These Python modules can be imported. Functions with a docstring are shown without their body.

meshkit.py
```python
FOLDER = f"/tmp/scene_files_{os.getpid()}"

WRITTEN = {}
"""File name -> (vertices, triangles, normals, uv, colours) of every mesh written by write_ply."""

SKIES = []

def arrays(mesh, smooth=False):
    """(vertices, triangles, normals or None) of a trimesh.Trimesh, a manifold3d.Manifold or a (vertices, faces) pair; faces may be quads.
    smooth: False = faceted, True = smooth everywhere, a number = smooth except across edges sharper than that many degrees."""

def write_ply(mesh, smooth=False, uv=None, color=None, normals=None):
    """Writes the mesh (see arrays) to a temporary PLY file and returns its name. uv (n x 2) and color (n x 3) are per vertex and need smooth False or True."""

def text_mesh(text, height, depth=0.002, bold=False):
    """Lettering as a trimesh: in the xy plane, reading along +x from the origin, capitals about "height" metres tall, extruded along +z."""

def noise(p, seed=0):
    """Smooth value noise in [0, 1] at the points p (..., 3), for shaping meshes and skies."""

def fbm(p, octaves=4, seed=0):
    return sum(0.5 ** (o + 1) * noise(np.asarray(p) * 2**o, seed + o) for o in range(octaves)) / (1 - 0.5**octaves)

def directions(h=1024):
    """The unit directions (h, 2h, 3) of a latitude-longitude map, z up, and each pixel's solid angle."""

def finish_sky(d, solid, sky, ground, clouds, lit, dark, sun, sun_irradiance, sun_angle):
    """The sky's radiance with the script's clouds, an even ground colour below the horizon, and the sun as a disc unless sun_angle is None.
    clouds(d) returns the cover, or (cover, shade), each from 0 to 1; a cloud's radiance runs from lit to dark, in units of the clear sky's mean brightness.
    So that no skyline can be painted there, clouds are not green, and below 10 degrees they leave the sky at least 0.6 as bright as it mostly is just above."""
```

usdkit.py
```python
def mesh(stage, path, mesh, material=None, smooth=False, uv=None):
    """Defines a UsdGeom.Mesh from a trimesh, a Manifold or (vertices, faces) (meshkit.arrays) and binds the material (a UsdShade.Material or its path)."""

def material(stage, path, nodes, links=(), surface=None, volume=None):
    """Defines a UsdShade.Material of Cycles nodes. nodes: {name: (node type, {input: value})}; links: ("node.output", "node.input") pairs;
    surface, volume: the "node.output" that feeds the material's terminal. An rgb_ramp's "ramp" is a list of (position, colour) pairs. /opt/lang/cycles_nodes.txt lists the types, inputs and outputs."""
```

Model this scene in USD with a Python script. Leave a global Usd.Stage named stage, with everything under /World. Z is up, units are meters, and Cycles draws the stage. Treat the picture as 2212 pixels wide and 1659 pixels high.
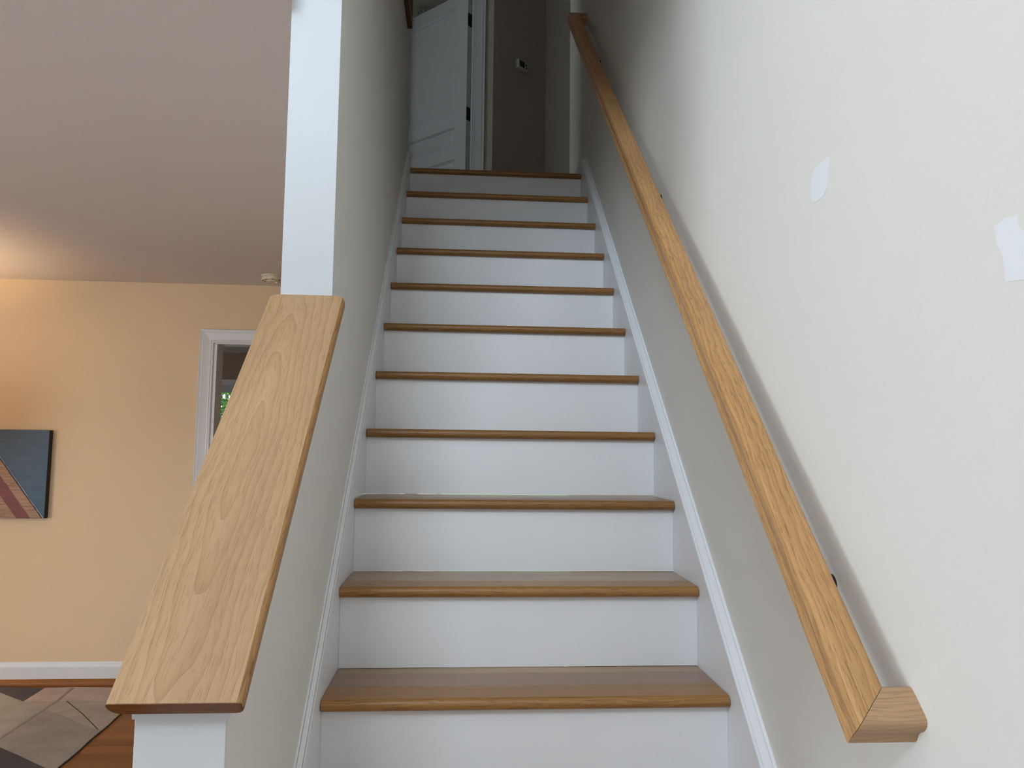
import math
import numpy as np
import trimesh
import manifold3d as m3
from shapely.geometry import Polygon
import usdkit, meshkit
from pxr import Usd, UsdGeom, UsdLux, UsdShade, Gf, Sdf, Vt

stage = Usd.Stage.CreateInMemory()
UsdGeom.SetStageUpAxis(stage, UsdGeom.Tokens.z)
UsdGeom.SetStageMetersPerUnit(stage, 1.0)
UsdGeom.Xform.Define(stage, '/World')
UsdGeom.Scope.Define(stage, '/World/Looks')

# ------------------------------------------------------------------ camera
def camera():
    yaw, pitch, roll = np.radians([3.8211, 4.954, 0.6758])
    f = np.array([math.sin(yaw) * math.cos(pitch), math.cos(yaw) * math.cos(pitch), math.sin(pitch)])
    r = np.array([math.cos(yaw), -math.sin(yaw), 0])
    u = np.cross(r, f)
    r, u = math.cos(roll) * r + math.sin(roll) * u, -math.sin(roll) * r + math.cos(roll) * u
    c = UsdGeom.Camera.Define(stage, '/World/camera')
    m = Gf.Matrix4d(*[float(x) for row in ((*r, 0), (*u, 0), (*(-f), 0), (0.3363, -1.3774, 0.7077, 1)) for x in row])
    c.AddTransformOp().Set(m)
    c.CreateHorizontalApertureAttr(36.0)
    c.CreateVerticalApertureAttr(27.0)
    c.CreateFocalLengthAttr(36.0 * 1596.8 / 2212)
    c.CreateClippingRangeAttr(Gf.Vec2f(0.05, 200))
    c.CreateExposureAttr(-0.05)
camera()

# ------------------------------------------------------------------ lights
def rect_light(name, centre, facing, w, h, color, intensity):
    L = UsdLux.RectLight.Define(stage, '/World/' + name)
    f = np.array(facing, float); f /= np.linalg.norm(f)
    up = np.array([0, 0, 1.0]); r = np.cross(up, -f); r /= np.linalg.norm(r); u = np.cross(-f, r)
    L.AddTransformOp().Set(Gf.Matrix4d(*[float(x) for row in ((*r, 0), (*u, 0), (*(-f), 0), (*centre, 1)) for x in row]))
    L.CreateWidthAttr(w); L.CreateHeightAttr(h)
    L.CreateColorAttr(Gf.Vec3f(*color)); L.CreateIntensityAttr(intensity)
dome = UsdLux.DomeLight.Define(stage, '/World/sky')
dome.CreateColorAttr(Gf.Vec3f(0.82, 0.92, 1.0)); dome.CreateIntensityAttr(1.2)
sun = UsdLux.DistantLight.Define(stage, '/World/sun')
sun.AddRotateXYZOp().Set(Gf.Vec3f(-20, 38, 0))
sun.CreateAngleAttr(0.53); sun.CreateColorAttr(Gf.Vec3f(1.0, 0.95, 0.85)); sun.CreateIntensityAttr(110.0)
# daylight through the windows of the house (the openings are built below); far room fill added
DAY = (0.68, 0.84, 1.0)
rect_light('daylight_foyer', (-0.85, -2.96, 3.10), (0, 1, 0), 1.4, 1.2, DAY, 16.2)
rect_light('daylight_front', (-3.2, -2.96, 0.62), (0, 1, 0), 1.7, 1.5, DAY, 1.1)
rect_light('daylight_west', (-5.06, -1.2, 0.42), (1, 0, 0), 2.2, 1.5, DAY, 11.0)
rect_light('fill_far_room', (-5.06, 5.4, 0.5), (1, 0, 0), 1.2, 1.2, DAY, 0.45)  # added side-window light that lifts the dark far room
rect_light('daylight_bedroom', (-2.46, 5.6, 3.5), (1, 0, 0), 0.5, 0.6, (0.72, 1.0, 0.86), 0.5)
rect_light('daylight_hall', (-2.36, 1.5, 3.3), (1, 0, 0), 1.0, 1.1, DAY, 2.5)

# ------------------------------------------------------------------ dimensions (metres)
RISE, RUN, OV, TT = 0.19, 0.20045, 0.0209, 0.0255
XL, XR = 0.0573, 0.9132            # faces of the two skirt boards
WL, WR = 0.0393, 0.9432            # faces of the two stair walls
WLL = -0.0740                      # living-room face of the stair wall
S = RISE / RUN
CS = math.hypot(1, S)
FLOOR, CEIL, LAND, TOP = -0.76, 1.74, 2.09, 4.53
YB = 3.45                          # living-room back wall
FC = 3.85                          # ceiling of the two-storey entry
YF = -2.9                          # front of the house

# ------------------------------------------------------------------ helpers
used = {}
def numbered(parent, name):
    k = (parent, name); n = used.get(k, -1) + 1; used[k] = n
    return f'{parent}/{name}' if n == 0 else f'{parent}/{name}_{n:03d}'

def tag(prim, label=None, cat=None, group=None, kind=None):
    for k, v in (('label', label), ('category', cat), ('group', group), ('kind', kind)):
        if v: prim.SetCustomDataByKey(k, v)
    return prim

def P(parent):
    return '/World' if parent is None else (parent if isinstance(parent, str) else str(parent.GetPath()))

def obj(name, mesh, mat, parent=None, smooth=False, grain=None):
    """ONE mesh prim. grain = (origin, along, across, through): board coordinates for the wood materials."""
    m = usdkit.mesh(stage, numbered(P(parent), name), mesh, mat, smooth=smooth)
    if grain is not None:
        o, a, b, c = [np.asarray(g, float) for g in grain]
        v = np.array(m.GetPointsAttr().Get()) - o
        g = np.stack([v @ a, v @ b, v @ c], -1)
        UsdGeom.PrimvarsAPI(m).CreatePrimvar('board', Sdf.ValueTypeNames.Float3Array, 'vertex').Set(Vt.Vec3fArray.FromNumpy(g.astype(np.float32)))
    return m.GetPrim()

def thing(name, label=None, cat=None, group=None, kind=None, loc=(0, 0, 0), parent=None):
    x = UsdGeom.Xform.Define(stage, numbered(P(parent), name))
    if tuple(loc) != (0, 0, 0): x.AddTranslateOp().Set(Gf.Vec3d(*map(float, loc)))
    return tag(x.GetPrim(), label, cat, group, kind)

def struct(name, mesh, mat, smooth=False, grain=None, parent=None):
    p = obj(name, mesh, mat, parent, smooth, grain)
    return tag(p, kind='structure') if parent is None else p

def cat(ms): return trimesh.util.concatenate([tm(m) for m in ms])
def tm(m):
    if isinstance(m, trimesh.Trimesh): return m
    v, f, _ = meshkit.arrays(m)
    return trimesh.Trimesh(v, f, process=False)

def box(x0, x1, y0, y1, z0, z1):
    b = trimesh.creation.box([x1 - x0, y1 - y0, z1 - z0]); b.apply_translation([(x0 + x1) / 2, (y0 + y1) / 2, (z0 + z1) / 2]); return b

def cbox(x0, x1, y0, y1, z0, z1, c=0.002):
    """box with chamfered edges"""
    pts = []
    for x, sx in ((x0, 1), (x1, -1)):
        for y, sy in ((y0, 1), (y1, -1)):
            for z, sz in ((z0, 1), (z1, -1)):
                pts += [(x + sx * c, y + sy * c, z), (x + sx * c, y, z + sz * c), (x, y + sy * c, z + sz * c)]
    return trimesh.convex.convex_hull(np.array(pts))

def prism(profile, o, U, V, Wd, length, start=0.0):
    """profile (u, v) extruded along Wd"""
    e = trimesh.creation.extrude_polygon(Polygon(profile), length, engine='earcut')
    v = e.vertices; v = np.asarray(o, float) + np.outer(v[:, 0], U) + np.outer(v[:, 1], V) + np.outer(v[:, 2] + start, Wd)
    f = e.faces
    if np.dot(np.cross(U, V), Wd) < 0: f = f[:, ::-1]
    return trimesh.Trimesh(v, f, process=False)

def mani(m):
    return m3.Manifold(m3.Mesh(np.asarray(m.vertices, np.float32), np.asarray(m.faces, np.uint32)))
def welded(m):
    m = trimesh.Trimesh(m.vertices, m.faces, process=True); m.merge_vertices(); return mani(m)

def lathe(profile, centre, n=48):
    prof = np.array(profile, float)
    m = trimesh.creation.revolve(prof, sections=n); m.apply_translation(centre); return m

def arc(cx, cy, r, a0, a1, n=8):
    a = np.radians(np.linspace(a0, a1, n)); return [(cx + r * math.cos(t), cy + r * math.sin(t)) for t in a]

EX, EY, EZ = np.eye(3)

# ------------------------------------------------------------------ materials
L = '/World/Looks/'
def paint(name, col, rough=0.5, bump=0.15, scale=260.0, var=0.03, spec=0.4):
    c = np.array(col)
    return usdkit.material(stage, L + name, {
        'g': ('geometry', {}),
        'n': ('noise_texture', {'scale': scale, 'detail': 3.0}),
        'n2': ('noise_texture', {'scale': 1.7, 'detail': 3.0}),
        'r': ('rgb_ramp', {'ramp': [(0.3, tuple(c * (1 - var))), (0.7, tuple(np.minimum(c * (1 + var), 0.95)))]}),
        'b': ('bump', {'strength': bump, 'distance': 0.0012}),
        'p': ('principled_bsdf', {'roughness': rough, 'specular_ior_level': spec})},
        [('g.position', 'n.vector'), ('g.position', 'n2.vector'), ('n2.fac', 'r.fac'), ('r.color', 'p.base_color'), ('n.fac', 'b.height'), ('b.normal', 'p.normal')], surface='p.BSDF')

def plain(name, col, rough=0.5, metallic=0.0, spec=0.5):
    return usdkit.material(stage, L + name, {
        'g': ('geometry', {}), 'n': ('noise_texture', {'scale': 60.0, 'detail': 2.0}),
        'r': ('rgb_ramp', {'ramp': [(0.3, tuple(np.array(col) * 0.93)), (0.7, tuple(np.array(col) * 1.05))]}),
        'p': ('principled_bsdf', {'roughness': rough, 'metallic': metallic, 'specular_ior_level': spec})},
        [('g.position', 'n.vector'), ('n.fac', 'r.fac'), ('r.color', 'p.base_color')], surface='p.BSDF')

def wood(name, light, mid, dark, seed=0.0, rough=0.42, tilt=3.5, pith=0.035, ring=60.0, pores=0.55, coat=0.0, contrast=1.0, ringmix=0.6, spec=0.4):
    """flat-sawn oak in board coordinates: rings about a tilted pith, long streaks, short pores"""
    light, mid, dark = map(np.array, (light, mid, dark))
    return usdkit.material(stage, L + name, {
        'a': ('attribute', {'attribute': 'board'}),
        'off': ('mapping', {'location': (seed * 3.1, seed * 0.37, seed * 0.53)}),
        'warpm': ('mapping', {'scale': (3.5, 11.0, 11.0), 'location': (seed, seed, seed)}),
        'warp': ('noise_texture', {'scale': 1.0, 'detail': 2.0}),
        'wsub': ('mix', {'mix_type': 'subtract', 'fac': 1.0, 'color2': (0.5, 0.5, 0.5)}),
        'wmul': ('mix', {'mix_type': 'multiply', 'fac': 1.0, 'color2': (0.05, 0.030, 0.030)}),
        'wadd': ('mix', {'mix_type': 'add', 'fac': 1.0}),
        'm': ('mapping', {'rotation': (0, math.radians(tilt), math.radians(0.7)), 'location': (0, 0.008, pith)}),
        'w': ('wave_texture', {'wave_type': 'rings', 'rings_direction': 'x', 'profile': 'saw', 'scale': ring, 'distortion': 1.6, 'detail': 2.0, 'detail_scale': 0.6}),
        'wr': ('rgb_ramp', {'ramp': [(0.0, tuple(light)), (0.55, tuple(light * 0.6 + mid * 0.4)), (0.85, tuple(mid)), (1.0, tuple(dark * 0.5 + mid * 0.5))]}),
        'sm': ('mapping', {'scale': (1.6, 46.0, 46.0), 'location': (seed * 7, seed, 0)}),
        'sn': ('noise_texture', {'scale': 1.0, 'detail': 4.0, 'roughness': 0.6}),
        'sr': ('rgb_ramp', {'ramp': [(0.25, tuple(mid)), (0.5, tuple(light * 0.75 + mid * 0.25)), (0.75, tuple(light))]}),
        'mx': ('mix', {'fac': ringmix}),
        'bm': ('mapping', {'scale': (2.5, 10.0, 10.0), 'location': (seed * 2, 0, seed)}),
        'bn': ('noise_texture', {'scale': 1.0, 'detail': 2.0}),
        'br': ('rgb_ramp', {'ramp': [(0.3, (1 - 0.14 * contrast,) * 3), (0.7, (1.0 + 0.04 * contrast,) * 3)]}),
        'bl': ('mix', {'mix_type': 'multiply', 'fac': 1.0}),
        'pm': ('mapping', {'scale': (26.0, 520.0, 520.0)}),
        'pn': ('noise_texture', {'scale': 1.0, 'detail': 2.0}),
        'pr': ('rgb_ramp', {'ramp': [(0.34, (pores,) * 3), (0.46, (0.0,) * 3)]}),
        'pc': ('color', {'value': tuple(dark)}),
        'px': ('mix', {}),
        'bmp': ('bump', {'strength': 0.25, 'distance': 0.0006, 'invert': True}),
        'p': ('principled_bsdf', {'roughness': rough, 'coat_weight': coat, 'coat_roughness': 0.22, 'specular_ior_level': spec})},
        [('a.vector', 'off.vector'), ('off.vector', 'warpm.vector'), ('warpm.vector', 'warp.vector'), ('warp.color', 'wsub.color1'), ('wsub.color', 'wmul.color1'),
         ('off.vector', 'wadd.color1'), ('wmul.color', 'wadd.color2'), ('wadd.color', 'm.vector'), ('m.vector', 'w.vector'), ('w.fac', 'wr.fac'),
         ('wadd.color', 'sm.vector'), ('sm.vector', 'sn.vector'), ('sn.fac', 'sr.fac'), ('sr.color', 'mx.color1'), ('wr.color', 'mx.color2'),
         ('off.vector', 'bm.vector'), ('bm.vector', 'bn.vector'), ('bn.fac', 'br.fac'), ('mx.color', 'bl.color1'), ('br.color', 'bl.color2'),
         ('wadd.color', 'pm.vector'), ('pm.vector', 'pn.vector'), ('pn.fac', 'pr.fac'), ('pr.color', 'px.fac'), ('bl.color', 'px.color1'), ('pc.color', 'px.color2'),
         ('px.color', 'p.base_color'), ('pr.color', 'bmp.height'), ('bmp.normal', 'p.normal')], surface='p.BSDF')

M = {}
M['wall'] = paint('wall_paint', (0.755, 0.722, 0.665), rough=0.55, bump=0.25, var=0.012)
M['trimw'] = paint('trim_paint', (0.85, 0.85, 0.865), rough=0.34, bump=0.05, scale=90, var=0.015)
M['post'] = paint('dimmed_trim_paint', (0.62, 0.625, 0.63), rough=0.4, bump=0.05, scale=90, var=0.012)  # trim white, darkened to offset the strong light on the wall ends
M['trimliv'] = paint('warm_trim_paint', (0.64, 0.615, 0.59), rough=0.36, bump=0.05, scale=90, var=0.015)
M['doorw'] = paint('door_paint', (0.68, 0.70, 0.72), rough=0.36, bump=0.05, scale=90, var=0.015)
M['postdim'] = paint('dimmed_post_paint', (0.52, 0.525, 0.53), rough=0.4, bump=0.05, scale=90, var=0.012)  # same post paint, darkened further where the foyer light falls too bright
M['patch'] = paint('touch_up_paint', (0.775, 0.78, 0.79), rough=0.6, bump=0.1)
M['tan'] = paint('tan_wall_paint', (0.68, 0.49, 0.29), rough=0.6, bump=0.2, var=0.015)
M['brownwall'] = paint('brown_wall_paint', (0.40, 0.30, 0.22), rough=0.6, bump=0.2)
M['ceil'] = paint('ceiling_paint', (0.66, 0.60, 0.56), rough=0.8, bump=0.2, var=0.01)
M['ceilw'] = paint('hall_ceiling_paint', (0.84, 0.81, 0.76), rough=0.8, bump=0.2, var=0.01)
M['greywall'] = paint('taupe_wall_paint', (0.60, 0.55, 0.48), rough=0.6, bump=0.2)
M['greenwall'] = paint('sage_wall_paint', (0.42, 0.47, 0.42), rough=0.7, bump=0.2)
M['dark'] = plain('dark_bronze', (0.03, 0.024, 0.02), rough=0.45, metallic=0.6)
M['plastic'] = plain('white_plastic', (0.72, 0.70, 0.64), rough=0.45)
M['ivory'] = plain('ivory_plastic', (0.62, 0.53, 0.38), rough=0.4)
M['screen'] = plain('dark_screen', (0.012, 0.014, 0.014), rough=0.25)
M['blind'] = plain('blind_slat_paint', (0.62, 0.64, 0.68), rough=0.45)
M['black'] = plain('black_canvas_edge', (0.012, 0.012, 0.014), rough=0.7)
oak = dict(light=(0.49, 0.305, 0.16), mid=(0.43, 0.25, 0.114), dark=(0.26, 0.14, 0.06))
M['cap'] = wood('oak_cap', **oak, seed=0.0, pith=0.040, tilt=5.0, ring=24, rough=0.42, pores=0.45, ringmix=0.7)
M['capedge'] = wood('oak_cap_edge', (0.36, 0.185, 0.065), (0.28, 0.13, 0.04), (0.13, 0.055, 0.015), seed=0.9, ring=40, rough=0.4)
M['capend'] = wood('oak_cap_end', (0.21, 0.085, 0.026), (0.16, 0.062, 0.018), (0.10, 0.034, 0.009), seed=2.2, ring=40, rough=0.45)
M['rail'] = wood('oak_rail', (0.62, 0.345, 0.14), (0.47, 0.235, 0.085), (0.20, 0.09, 0.035), seed=1.7, pith=0.022, tilt=2.2, ring=34, rough=0.38, pores=0.55)
M['rail2'] = wood('oak_rail_upper', (0.68, 0.345, 0.145), (0.53, 0.245, 0.094), (0.18, 0.085, 0.035), seed=4.3, pith=0.03, tilt=1.2, ring=50, rough=0.38, pores=0.4)
M['railend'] = wood('oak_return', (0.52, 0.33, 0.18), (0.42, 0.25, 0.125), (0.24, 0.12, 0.05), seed=2.9, pith=0.05, tilt=4, ring=55, rough=0.4, pores=0.4)
treads = [wood(f'oak_tread_{n}', np.array((0.42, 0.21, 0.065)) * k, np.array((0.31, 0.14, 0.038)) * k, np.array((0.13, 0.05, 0.012)) * k, seed=0.7 + i * 1.9, pith=0.02 + 0.01 * i, tilt=1.5, ring=55, rough=0.38, pores=0.5, coat=0.08)
          for i, (n, k) in enumerate((('amber', 1.0), ('honey', 0.9), ('russet', 0.8)))]
boards = [wood(f'oak_board_{n}', c, np.array(c) * 0.78, np.array(c) * 0.5, seed=3.3 + i * 2.3, pith=0.03, tilt=1.2, ring=45, rough=0.32, pores=0.3, coat=0.2)
          for i, (n, c) in enumerate((('tan', (0.40, 0.255, 0.14)), ('rosy', (0.34, 0.195, 0.12)), ('brown', (0.36, 0.22, 0.125))))]
planks = [wood(f'oak_plank_{n}', c, np.array(c) * 0.75, np.array(c) * 0.45, seed=5.1 + i * 1.3, pith=0.03, tilt=1.5, ring=40, rough=0.42, pores=0.4, spec=0.2)
          for i, (n, c) in enumerate((('red', (0.25, 0.088, 0.020)), ('orange', (0.29, 0.105, 0.025)), ('deep', (0.215, 0.074, 0.017))))]
M['frame'] = wood('dark_frame_wood', (0.17, 0.075, 0.035), (0.11, 0.045, 0.02), (0.05, 0.02, 0.01), seed=8.0, rough=0.35)

def fabric(name, col):
    c = np.array(col)
    return usdkit.material(stage, L + name, {
        'g': ('geometry', {}), 'm': ('mapping', {'scale': (60.0, 420.0, 60.0)}), 'n': ('noise_texture', {'scale': 1.0, 'detail': 3.0}),
        'n2': ('noise_texture', {'scale': 9.0, 'detail': 4.0}),
        'r': ('rgb_ramp', {'ramp': [(0.3, tuple(c * 0.82)), (0.7, tuple(c * 1.15))]}),
        'r2': ('rgb_ramp', {'ramp': [(0.3, (0.88,) * 3), (0.7, (1.08,) * 3)]}),
        'x': ('mix', {'mix_type': 'multiply', 'fac': 1.0}),
        'b': ('bump', {'strength': 0.3, 'distance': 0.001}),
        'p': ('principled_bsdf', {'roughness': 0.9, 'specular_ior_level': 0.1})},
        [('g.position', 'm.vector'), ('m.vector', 'n.vector'), ('g.position', 'n2.vector'), ('n.fac', 'r.fac'), ('n2.fac', 'r2.fac'), ('r.color', 'x.color1'), ('r2.color', 'x.color2'),
         ('x.color', 'p.base_color'), ('n.fac', 'b.height'), ('b.normal', 'p.normal')], surface='p.BSDF')

def brushed(name, c1, c2, ang=-0.86, rough=0.5):
    """brush-stroked artist's paint on canvas"""
    return usdkit.material(stage, L + name, {
        'g': ('geometry', {}), 'm': ('mapping', {'rotation': (0, ang, 0), 'scale': (8.0, 8.0, 90.0)}), 'n': ('noise_texture', {'scale': 1.0, 'detail': 5.0, 'roughness': 0.7}),
        'r': ('rgb_ramp', {'ramp': [(0.3, c1), (0.7, c2)]}), 'b': ('bump', {'strength': 0.4, 'distance': 0.001}),
        'p': ('principled_bsdf', {'roughness': rough, 'specular_ior_level': 0.4})},
        [('g.position', 'm.vector'), ('m.vector', 'n.vector'), ('n.fac', 'r.fac'), ('r.color', 'p.base_color'), ('n.fac', 'b.height'), ('b.normal', 'p.normal')], surface='p.BSDF')

# ================================================================== THE SETTING
# right stair wall with its two touch-up patches
wr = thing('wall_right', kind='structure')
obj('plaster', box(WR, WR + 0.11, YF, 2.835, FLOOR - 0.1, TOP), M['wall'], wr)
for pts in ([(-0.2132, 1.2029), (-0.2106, 1.1885), (-0.2065, 1.170), (-0.2031, 1.1527), (-0.1909, 1.1414), (-0.168, 1.139), (-0.1467, 1.1447), (-0.1450, 1.165), (-0.1465, 1.1832), (-0.1597, 1.1984), (-0.1822, 1.2026)],
            [(-0.585, 0.968), (-0.601, 0.972), (-0.619, 0.971), (-0.621, 0.956), (-0.629, 0.947), (-0.69, 0.94), (-0.70, 0.90), (-0.626, 0.897), (-0.599, 0.900), (-0.597, 0.93), (-0.588, 0.947)]):
    obj('paint_patch', prism(pts, (WR - 0.0004, 0, 0), EY, EZ, EX, 0.0012), M['patch'], wr)

# left stair wall: full height behind, knee wall in front
def capz(y): return S * y + 0.772
knee = prism([(-0.366, FLOOR - 0.1), (0.2905, FLOOR - 0.1), (0.2905, capz(0.2905) - 0.0315), (-0.366, capz(-0.366) - 0.0315)], (WLL, 0, 0), EY, EZ, EX, WL - WLL)
wl = thing('wall_left', kind='structure')
obj('plaster', cbox(WLL, WL, 0.29, 2.262, FLOOR - 0.1, TOP, 0.003), M['wall'], wl)
obj('knee_wall', knee, M['wall'], wl)
# the painted end of the wall that the half wall runs into
obj('end_trim', cbox(WLL - 0.0012, WL + 0.0004, 0.2885, 0.2925, capz(0.29) - 0.02, TOP, 0.0008), M['postdim'], wl)
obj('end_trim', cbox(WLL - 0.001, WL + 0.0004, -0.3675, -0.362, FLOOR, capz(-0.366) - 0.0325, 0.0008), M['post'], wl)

# living-room shell
DX0, DX1, DZ = -1.2455, -0.34, 1.357          # doorway opening in the back wall
wb = trimesh.util.concatenate([box(-5.0, DX0, YB, YB + 0.115, FLOOR - 0.1, CEIL + 0.1), box(DX0, DX1, YB, YB + 0.115, DZ, CEIL + 0.1), box(DX1, WLL, YB, YB + 0.115, FLOOR - 0.1, CEIL + 0.1)])
struct('wall_living', wb, M['tan'])
struct('wall_west', trimesh.util.concatenate([box(-5.11, -5.0, ya, yb, za, zb) for ya, yb, za, zb in ((YF, -2.3, FLOOR - 0.1, FC), (-2.3, -0.1, FLOOR - 0.1, -0.33), (-2.3, -0.1, 1.17, FC), (-0.1, 4.8, FLOOR - 0.1, CEIL),
       (4.8, 6.0, FLOOR - 0.1, -0.1), (4.8, 6.0, 1.1, CEIL), (6.0, 7.3, FLOOR - 0.1, CEIL))]), M['tan'])  # far-end opening lets in the added far-room fill
struct('wall_under_stair', box(WLL, WLL + 0.05, 2.262, YB, FLOOR, CEIL), M['tan'])
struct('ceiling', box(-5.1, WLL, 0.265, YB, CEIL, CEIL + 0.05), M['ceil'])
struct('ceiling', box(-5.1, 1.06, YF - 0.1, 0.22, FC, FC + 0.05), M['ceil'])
struct('wall_header', trimesh.util.concatenate([box(-5.1, WLL, 0.215, 0.265, CEIL, TOP), box(WLL, WR, -0.10, 0.018, 2.29, TOP)]), M['wall'])

# front wall behind the viewer, with the foyer window and the living-room window
def wall_with_hole(x0, x1, z0, z1, hole, y0, y1):
    a, b, c, d = hole
    return trimesh.util.concatenate([box(x0, a, y0, y1, z0, z1), box(b, x1, y0, y1, z0, z1), box(a, b, y0, y1, z0, c), box(a, b, y0, y1, d, z1)])
struct('wall_front', trimesh.util.concatenate([wall_with_hole(-2.0, 1.05, FLOOR - 0.1, FC, (-1.55, -0.15, 2.5, 3.7), YF - 0.12, YF),
       wall_with_hole(-5.1, -2.0, FLOOR - 0.1, FC, (-4.05, -2.35, -0.13, 1.37), YF - 0.12, YF)]), M['wall'])
def window_frame(n, x0, x1, z0, z1, y, bars, mat):
    t = thing(f'window_{n}', kind='structure')
    for a, b, c, d in ((x0 - 0.06, x0, z0 - 0.06, z1 + 0.06), (x1, x1 + 0.06, z0 - 0.06, z1 + 0.06), (x0, x1, z1, z1 + 0.06), (x0, x1, z0 - 0.06, z0)):
        obj('casing', cbox(a, b, y, y + 0.015, c, d, 0.003), mat, t)
    for a, b, c, d in bars:
        obj('muntin', cbox(a, b, y - 0.05, y - 0.02, c, d, 0.003), mat, t)
    return t
window_frame(2, -1.55, -0.15, 2.5, 3.7, YF, [(-0.87, -0.83, 2.5, 3.7)], M['trimw'])
window_frame(3, -4.05, -2.35, -0.13, 1.37, YF, [(-3.22, -3.18, -0.13, 1.37)], M['trimw'])

# living-room floor: planks laid along x
fl = thing('floor', kind='structure')
obj('subfloor', box(-5.1, 1.06, YF - 0.1, 7.4, FLOOR - 0.06, FLOOR - 0.012), planks[2], fl, grain=((0, 0, 0), EX, EY, EZ))
rng = np.random.default_rng(7)
PW = 0.083
y = 1.65; row = 0
while y < YB - 0.005:
    x = -3.0 + rng.uniform(-0.5, 0)
    y1 = min(y + PW, YB)
    while x < WLL - 0.01:
        x1 = min(x + rng.uniform(0.7, 1.2), WLL)
        if x1 > -2.9:
            obj('plank', cbox(x + 0.0004, x1 - 0.0004, y + 0.0004, y1 - 0.0004, FLOOR - 0.013, FLOOR, 0.0007), planks[int(rng.integers(0, 3))], fl,
                grain=((rng.uniform(-3, 3), y + rng.uniform(-0.05, 0.08), FLOOR + rng.uniform(-0.02, 0.02)), EX, EY, EZ))
        x = x1
    y = y1; row += 1
far = []
for ya, yb, xa, xb in ((YF, 1.65, -5.0, 1.0), (1.65, YB, -5.0, -2.9), (YB, 7.1, -5.0, 0.0)):
    far.append(box(xa, xb, ya, yb, FLOOR - 0.014, FLOOR - 0.0005))
obj('floorboards', trimesh.util.concatenate(far), planks[0], fl, grain=((0, 0, 0), EX, EY, EZ))

# baseboard of the living room: board with an ogee top and an oak shoe moulding
bb = thing('baseboard_living', kind='structure')
for xa, xb in ((-5.0, -1.345),):
    prof = [(0, 0), (0.013, 0), (0.013, 0.078), (0.0125, 0.083), (0.010, 0.086), (0.010, 0.090), (0.008, 0.098), (0.004, 0.104), (0.0035, 0.109), (0, 0.109)]
    obj('board', prism(prof, (0, YB, FLOOR + 0.025), -EY, EZ, EX, xb - xa, xa), M['trimliv'], bb, smooth=40)
    shoe = [(0, 0)] + [(0.020, 0.0)] + arc(0.003, 0.0, 0.020, 30, 85, 7)[0:0] + [(0.020, 0.010), (0.018, 0.019), (0.012, 0.028), (0.004, 0.034), (0, 0.034)]
    obj('shoe_moulding', prism(shoe, (0, YB - 0.0131, FLOOR), -EY, EZ, EX, xb - xa, xa), planks[1], bb, smooth=40, grain=((0, 0, 0), EX, EY, EZ))

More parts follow.
